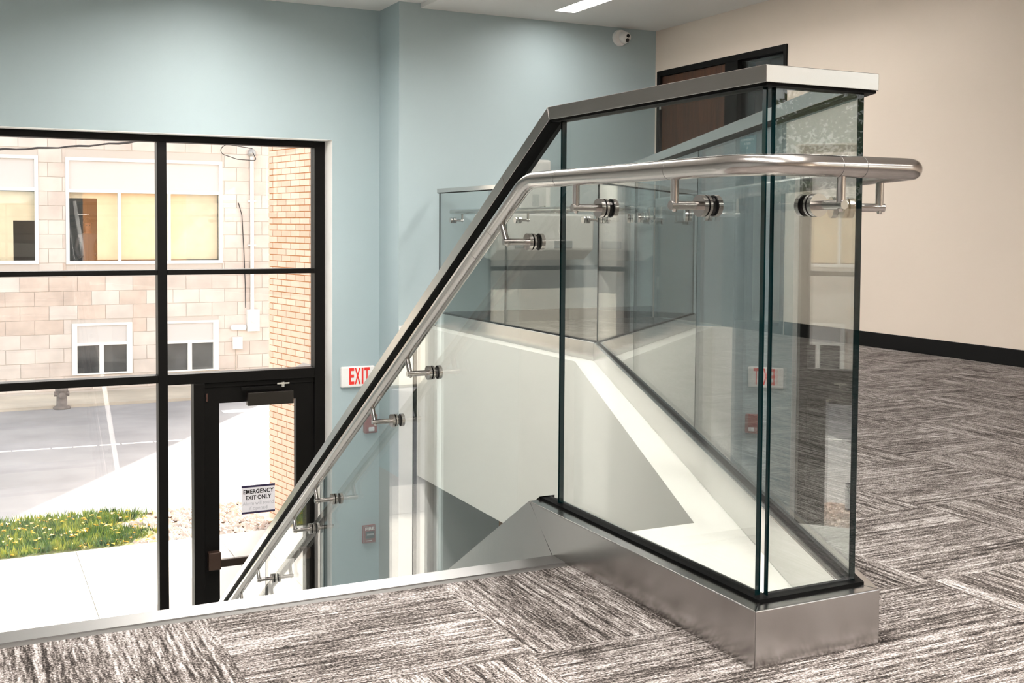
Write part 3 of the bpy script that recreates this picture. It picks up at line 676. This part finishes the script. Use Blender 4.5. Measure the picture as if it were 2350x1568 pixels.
# big windows
def opp_window(x0, x1, z0, z1, mulls, tr, blinds):
    fr = MB(); F = .07; ya, yb_ = YO-.03, YO+.09
    fr.box(x0, x0+F, ya, yb_, z0, z1); fr.box(x1-F, x1, ya, yb_, z0, z1); fr.box(x0+F, x1-F, ya, yb_, z0, z0+F); fr.box(x0+F, x1-F, ya, yb_, z1-F, z1); fr.box(x0+F, x1-F, ya, yb_, tr-.035, tr+.035)
    for mx in mulls: fr.box(mx-.03, mx+.03, ya, yb_, z0+F, tr-.035)
    w_ = fr.build('window_frame', WFRAME, ob)
    box(x0+F, x1-F, YO+.03, YO+.06, tr+.035, z1-F).build('upper_panel', WPANEL, w_)
    e_ = [x0+F]+[v for mx in mulls for v in (mx-.03, mx+.03)]+[x1-F]
    for a, b in zip(e_[::2], e_[1::2]): box(a, b, YO+.05, YO+.058, z0+F, tr-.035).build('pane', PANE, w_)
    for a, b, c, dd in blinds: box(a, b, YO+.20, YO+.215, c, dd).build('blind', BLIND, w_)
opp_window(1.983, 5.265, -.085, 2.195, [3.065, 4.106], 1.485, [(2.63, 3.06, 0, 1.45), (3.06, 5.2, 0, 1.45), (2.05, 2.63, 1.33, 1.45)])
opp_window(-1.9, 1.45, -.066, 2.205, [-.5], 1.50, [(-1.85, .97, 0, 1.45), (.97, 1.42, .84, 1.45)])
for (x0, x1, z0, z1), panes in ((WINS[2], ((2.187, 2.633), (2.722, 3.197))), (WINS[3], ((4.04, 4.49), (4.578, 5.049)))):
    fr = MB(); ya, yb_ = YO-.04, YO+.08; pz0, pz1 = z0+.03, z0+.63
    fr.box(x0, panes[0][0], ya, yb_, z0, z1); fr.box(panes[1][1], x1, ya, yb_, z0, z1); fr.box(panes[0][1], panes[1][0], ya, yb_, pz0, pz1)
    fr.box(panes[0][0], panes[1][1], ya, yb_, z0, pz0); fr.box(panes[0][0], panes[1][1], ya, yb_, pz1, pz1+.06); fr.box(panes[0][0], panes[1][1], ya, yb_, z1-.05, z1)
    w_ = fr.build('window_frame', WFRAME, ob)
    box(panes[0][0], panes[1][1], YO+.0, YO+.03, pz1+.06, z1-.05).build('upper_panel', WPANEL, w_)
    for a, b in panes: box(a, b, YO+.05, YO+.06, pz0, pz1).build('pane', DARKG, w_)
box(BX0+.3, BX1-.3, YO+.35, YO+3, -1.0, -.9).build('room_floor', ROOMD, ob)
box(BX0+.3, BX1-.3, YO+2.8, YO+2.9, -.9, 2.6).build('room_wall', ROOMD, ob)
# things fixed to its wall
cdm = plain('white_conduit', (.76, .74, .71), .5)
ep = thing('electric_meter', (5.93, YO, -1.64), 'white electric meter box with round dial and tall conduit on the block building', 'electric meter')
box(5.796, 6.073, YO-.13, YO-.005, -1.64, -1.141).build('meter_box', cdm, ep, bevel=.01)
MB().cyl((5.945, YO-.13, -1.38), (5.945, YO-.19, -1.38), .075, .065).build('meter_dial', WPLAST, ep)
q = MB().cyl((5.921, YO-.06, -1.141), (5.921, YO-.06, 2.35), .042); cq = q.build('conduit', cdm, ep)
for z in (.30, 1.30): box(5.83, 6.01, YO-.07, YO-.01, z, z+.035).build('strap', cdm, cq)
MB().lathe([(.042, 0), (.09, .02), (.10, .08), (.06, .16), (0, .18)], (5.921, YO-.06, 2.33), 16).build('weatherhead', GREYM, cq)
wl = thing('wall_lamp', (5.61, YO, -1.6), 'white oblong bulkhead lamp beside the electric meter', 'lamp')
box(5.43, 5.79, YO-.12, YO-.005, -1.61, -1.48).build('lamp_body', WPLAST, wl, bevel=.05)
jb = thing('junction_box', (5.576, YO, -2.03), 'small white cable box below the oblong lamp', 'junction box')
box(5.468, 5.684, YO-.13, YO-.005, -2.033, -1.756).build('box_body', cdm, jb, bevel=.008)
MB().tube([(5.54, YO-.06, -2.033), (5.55, YO-.03, -2.3), (5.54, YO-.03, -2.75)], .008, 8).build('cable', plain('tan_cable', (.40, .34, .26), .7), jb)
WIRE = plain('black_wire', (.03, .028, .03), .7)
MB().tube([(5.62, YO-.03, 1.28), (5.70, YO-.03, 1.0), (5.74, YO-.03, .2), (5.77, YO-.03, -.6), (5.775, YO-.03, -1.1)], .010, 8).build('drop_wire', WIRE, label='thin dark wire running down the wall beside the conduit', cat='wire')
pts = []
for i in range(60):
    x = -6+i*.2; pts.append((x, 23.5+i*.033, 2.15+.0018*(i-20)**2*.30+.012*math.sin(i*1.9)))
MB().tube(pts, [.014+.008*abs(math.sin(i*.8)) for i in range(60)], 8).build('overhead_cable', WIRE, label='twisted dark overhead cable strung before the block building', cat='cable')
MB().tube(fillet([(5.92, YO-.12, 2.44), (5.95, YO-.4, 2.22), (5.5, YO-.5, 2.23), (5.0, YO-.55, 2.38), (5.25, YO-.55, 2.55), (5.9, YO-.2, 2.5)], [.1, .2, .1, .1], 6), .009, 8).build('drip_loop', WIRE, label='loop of dark service wires at the conduit head', cat='wire')
# person behind the far window
pe = thing('person', (2.50, 26.35, -.90), 'person in a dark grey shirt standing behind the far window', 'person')
SKIN = plain('skin', (.30, .14, .09), .6); SHIRT = plain('grey_shirt', (.10, .095, .10), .9); HAIR = plain('dark_hair', (.02, .015, .012), .8)
def skinmesh(name, verts, edges, rad, mat, par, sub=2):
    me = bpy.data.meshes.new(name); me.from_pydata(verts, edges, []); o = link(name, me, par); me.materials.append(mat)
    s_ = o.modifiers.new('skin', 'SKIN'); s_.use_smooth_shade = True
    for i, r in enumerate(rad): me.skin_vertices[0].data[i].radius = r if isinstance(r, tuple) else (r, r)
    me.skin_vertices[0].data[0].use_root = True
    o.modifiers.new('sub', 'SUBSURF').levels = sub; o.modifiers['sub'].render_levels = sub; return o
bx, by, bz = 2.50, 26.35, -.90
V = lambda x, y, z: (bx+x, by+y, bz+z)
vs = [V(0, 0, .95), V(0, 0, 1.15), V(0, 0, 1.36), V(0, 0, 1.47), V(0, -.015, 1.56), V(0, -.02, 1.66), V(0, 0, 1.74),
      V(-.18, 0, 1.40), V(-.25, -.02, 1.15), V(-.20, -.16, .95), V(-.12, -.26, 1.00), V(.18, 0, 1.40), V(.25, -.02, 1.15), V(.20, -.16, .95), V(.12, -.26, 1.02),
      V(-.10, 0, .88), V(-.11, -.02, .48), V(-.11, .02, .08), V(-.11, -.14, .03), V(.10, 0, .88), V(.11, -.02, .48), V(.11, .02, .08), V(.11, -.14, .03)]
es = [(0, 1), (1, 2), (2, 3), (3, 4), (4, 5), (5, 6), (2, 7), (7, 8), (8, 9), (9, 10), (2, 11), (11, 12), (12, 13), (13, 14), (0, 15), (15, 16), (16, 17), (17, 18), (0, 19), (19, 20), (20, 21), (21, 22)]
rd = [(.15, .11), (.14, .10), (.15, .11), .055, .075, .085, .06, .065, .048, .038, .03, .065, .048, .038, .03, .085, .06, .042, .035, .085, .06, .042, .035]
bm_, tt, bb = newmat('person_body'); geo = tt.nodes.new('ShaderNodeNewGeometry'); sx = tt.nodes.new('ShaderNodeSeparateXYZ'); gt = tt.nodes.new('ShaderNodeMath'); gt.operation = 'GREATER_THAN'; gt.inputs[1].default_value = bz+1.47
mx = tt.nodes.new('ShaderNodeMix'); mx.data_type = 'RGBA'; mx.inputs[6].default_value = (.10, .095, .10, 1); mx.inputs[7].default_value = (.30, .14, .09, 1)
tt.links.new(geo.outputs['Position'], sx.inputs[0]); tt.links.new(sx.outputs[2], gt.inputs[0]); tt.links.new(gt.outputs[0], mx.inputs[0]); tt.links.new(mx.outputs[2], bb.inputs['Base Color'])
skinmesh('body', vs, es, rd, bm_, pe)
hm = MB(); vs = []
for i in range(7):
    a = math.pi*.5*i/6; vs += [(bx+.098*math.cos(a)*math.cos(t), by+.01+.105*math.cos(a)*math.sin(t), bz+1.70+.115*math.sin(a)) for t in [2*math.pi*k/16 for k in range(16)]]
hm.add(vs, [(i*16+k, i*16+(k+1) % 16, (i+1)*16+(k+1) % 16, (i+1)*16+k) for i in range(6) for k in range(16)], 0, True); hm.build('hair', HAIR, pe)
fc = MB()
for sx_ in (-1, 1): fc.cyl((bx+sx_*.032, by-.10, bz+1.645), (bx+sx_*.032, by-.108, bz+1.645), .011, n=10)
fc.build('eyes', BLK, pe)
nz = MB(); nz.hexa([(bx-.014, by-.095, bz+1.59), (bx+.014, by-.095, bz+1.59), (bx+.012, by-.08, bz+1.59), (bx-.012, by-.08, bz+1.59), (bx-.006, by-.10, bz+1.64), (bx+.006, by-.10, bz+1.64), (bx+.005, by-.08, bz+1.64), (bx-.005, by-.08, bz+1.64)]); nz.build('nose', SKIN, pe)
box(bx-.024, bx+.024, by-.094, by-.085, bz+1.565, bz+1.573).build('mouth', REDD, pe)

# ------------------------------------------------------------------ brick wing beside the street door
Fc = Vector((3.402, 13.741)); ud = Vector((.196, -.981)).normalized(); nd = Vector((-.981, -.196)).normalized()
bw = thing('brick_wing', (Fc.x, Fc.y, ZG), 'orange brick wing of the building outside the street door', 'building')
q = [Fc-nd*.012, Fc+ud*4.6-nd*.012, Fc+ud*4.6-nd*3, Fc-nd*3]
MB().prism([tuple(p) for p in q], 'z', ZG-.015, 3.2).build('wall_core', BMORT, bw)
BL, BH = .242, .0747
um = [MB().box(0, 1, 0, 1, 0, 1).mesh('brick', mt) for mt in BRICKM]
rest = MB(); nbr = 0; ang = math.atan2(ud.y, ud.x)
cells = []
for r in range(81):
    z = ZG-.015+r*BH; s = -(BL/2 if r % 2 else 0)
    while s < 4.5:
        a, b = max(s, 0), min(s+BL, 4.6)
        if b-a > .03: cells.append((r, z, a, b))
        s += BL
for r, z, a, b in cells:
    vis = b > 0 and a < 1.42 and (-.40 < z < 1.92 or -1.95 < z < -.62)
    jt = .011
    if vis and nbr < 300:
        o = link('brick', um[random.randrange(3)], bw); nbr += 1
        p = Fc+ud*(a+jt/2)+nd*(.0+random.uniform(0, .002)); o.rotation_euler = (0, 0, ang)
        o.location = (p.x-nd.x*.014, p.y-nd.y*.014, z+jt/2); o.scale = (b-a-jt, -.014, BH-jt)
        o.scale = (b-a-jt, -.0145 if Vector((-ud.y, ud.x)).dot(nd) < 0 else .0145, BH-jt)
    else:
        p0, p1 = Fc+ud*(a+jt/2), Fc+ud*(b-jt/2); k0 = nd*(-.014)
        rest.prism([tuple(p0), tuple(p1), tuple(p1+k0), tuple(p0+k0)], 'z', z+jt/2, z+BH-jt/2)
rest.build('brickwork', BRICKM[0], bw, kind='stuff')
# slanted metal wall light on the brick
wp = thing('wall_pack_light', (3.63, 12.6, -.95), 'grey slanted metal wall light on the brick wing above the door', 'lamp')
P = Fc+ud*1.05; Q = P+nd*.32; s_ = ud*.13
MB().hexa([(*(P-s_), -1.02), (*(Q-s_), -1.02), (*(Q+s_), -1.02), (*(P+s_), -1.02), (*(P-s_), -.83), (*(Q-s_), -.975), (*(Q+s_), -.975), (*(P+s_), -.83)]).build('hood', GREYM, wp, bevel=.004)

# ------------------------------------------------------------------ tree and low house beyond the beige wall (seen mirrored in the end pane)
box(7, 60, -60, 8.5, ZG-.3, ZG-.1).build('ground_side', EARTH, kind='structure')
tr = thing('street_tree', (24, -24, ZG-.1), 'leafy tree beyond the window behind the viewer', 'tree')
MB().tube([(24, -24, ZG-.1), (24.1, -24, -.5), (23.9, -24.1, 1.2), (24, -24, 3.2)], [.28, .22, .17, .06], 10).build('trunk', plain('bark', (.10, .075, .055), .9), tr)
lf = MB()
for i in range(5200):
    th, ph, rr = random.uniform(0, 6.28), random.uniform(-1.2, 1.57), random.uniform(.45, 1)**.6
    x, y, z = 24+2.6*rr*math.cos(th)*math.cos(ph), -24+2.6*rr*math.sin(th)*math.cos(ph), 2.6+2.6*rr*math.sin(ph)
    s = random.uniform(.06, .13); a = Vector((random.gauss(0, 1), random.gauss(0, 1), random.gauss(0, 1))).normalized(); b = a.orthogonal().normalized()
    c = Vector((x, y, z)); lf.add([c-a*s, c+b*s*.5, c+a*s, c-b*s*.5], [(0, 1, 2, 3)])
lf.build('foliage', plain('tree_leaf', (.06, .09, .03), .7, vary=.3, vscale=3), tr)
lh = thing('low_house', (34, -30, ZG-.1), 'low white house beyond the tree behind the viewer', 'building')
hq = MB(); hq.prism([(22, -36), (26, -40), (40, -30), (36, -26)], 'z', ZG-.1, 1.3); hq.build('walls', WPANEL, lh)
hq = MB(); hq.prism([(21.7, -36), (26, -40.4), (40.4, -30), (36, -25.6)], 'z', 1.3, 1.5); hq.build('roof', GREYM, lh)
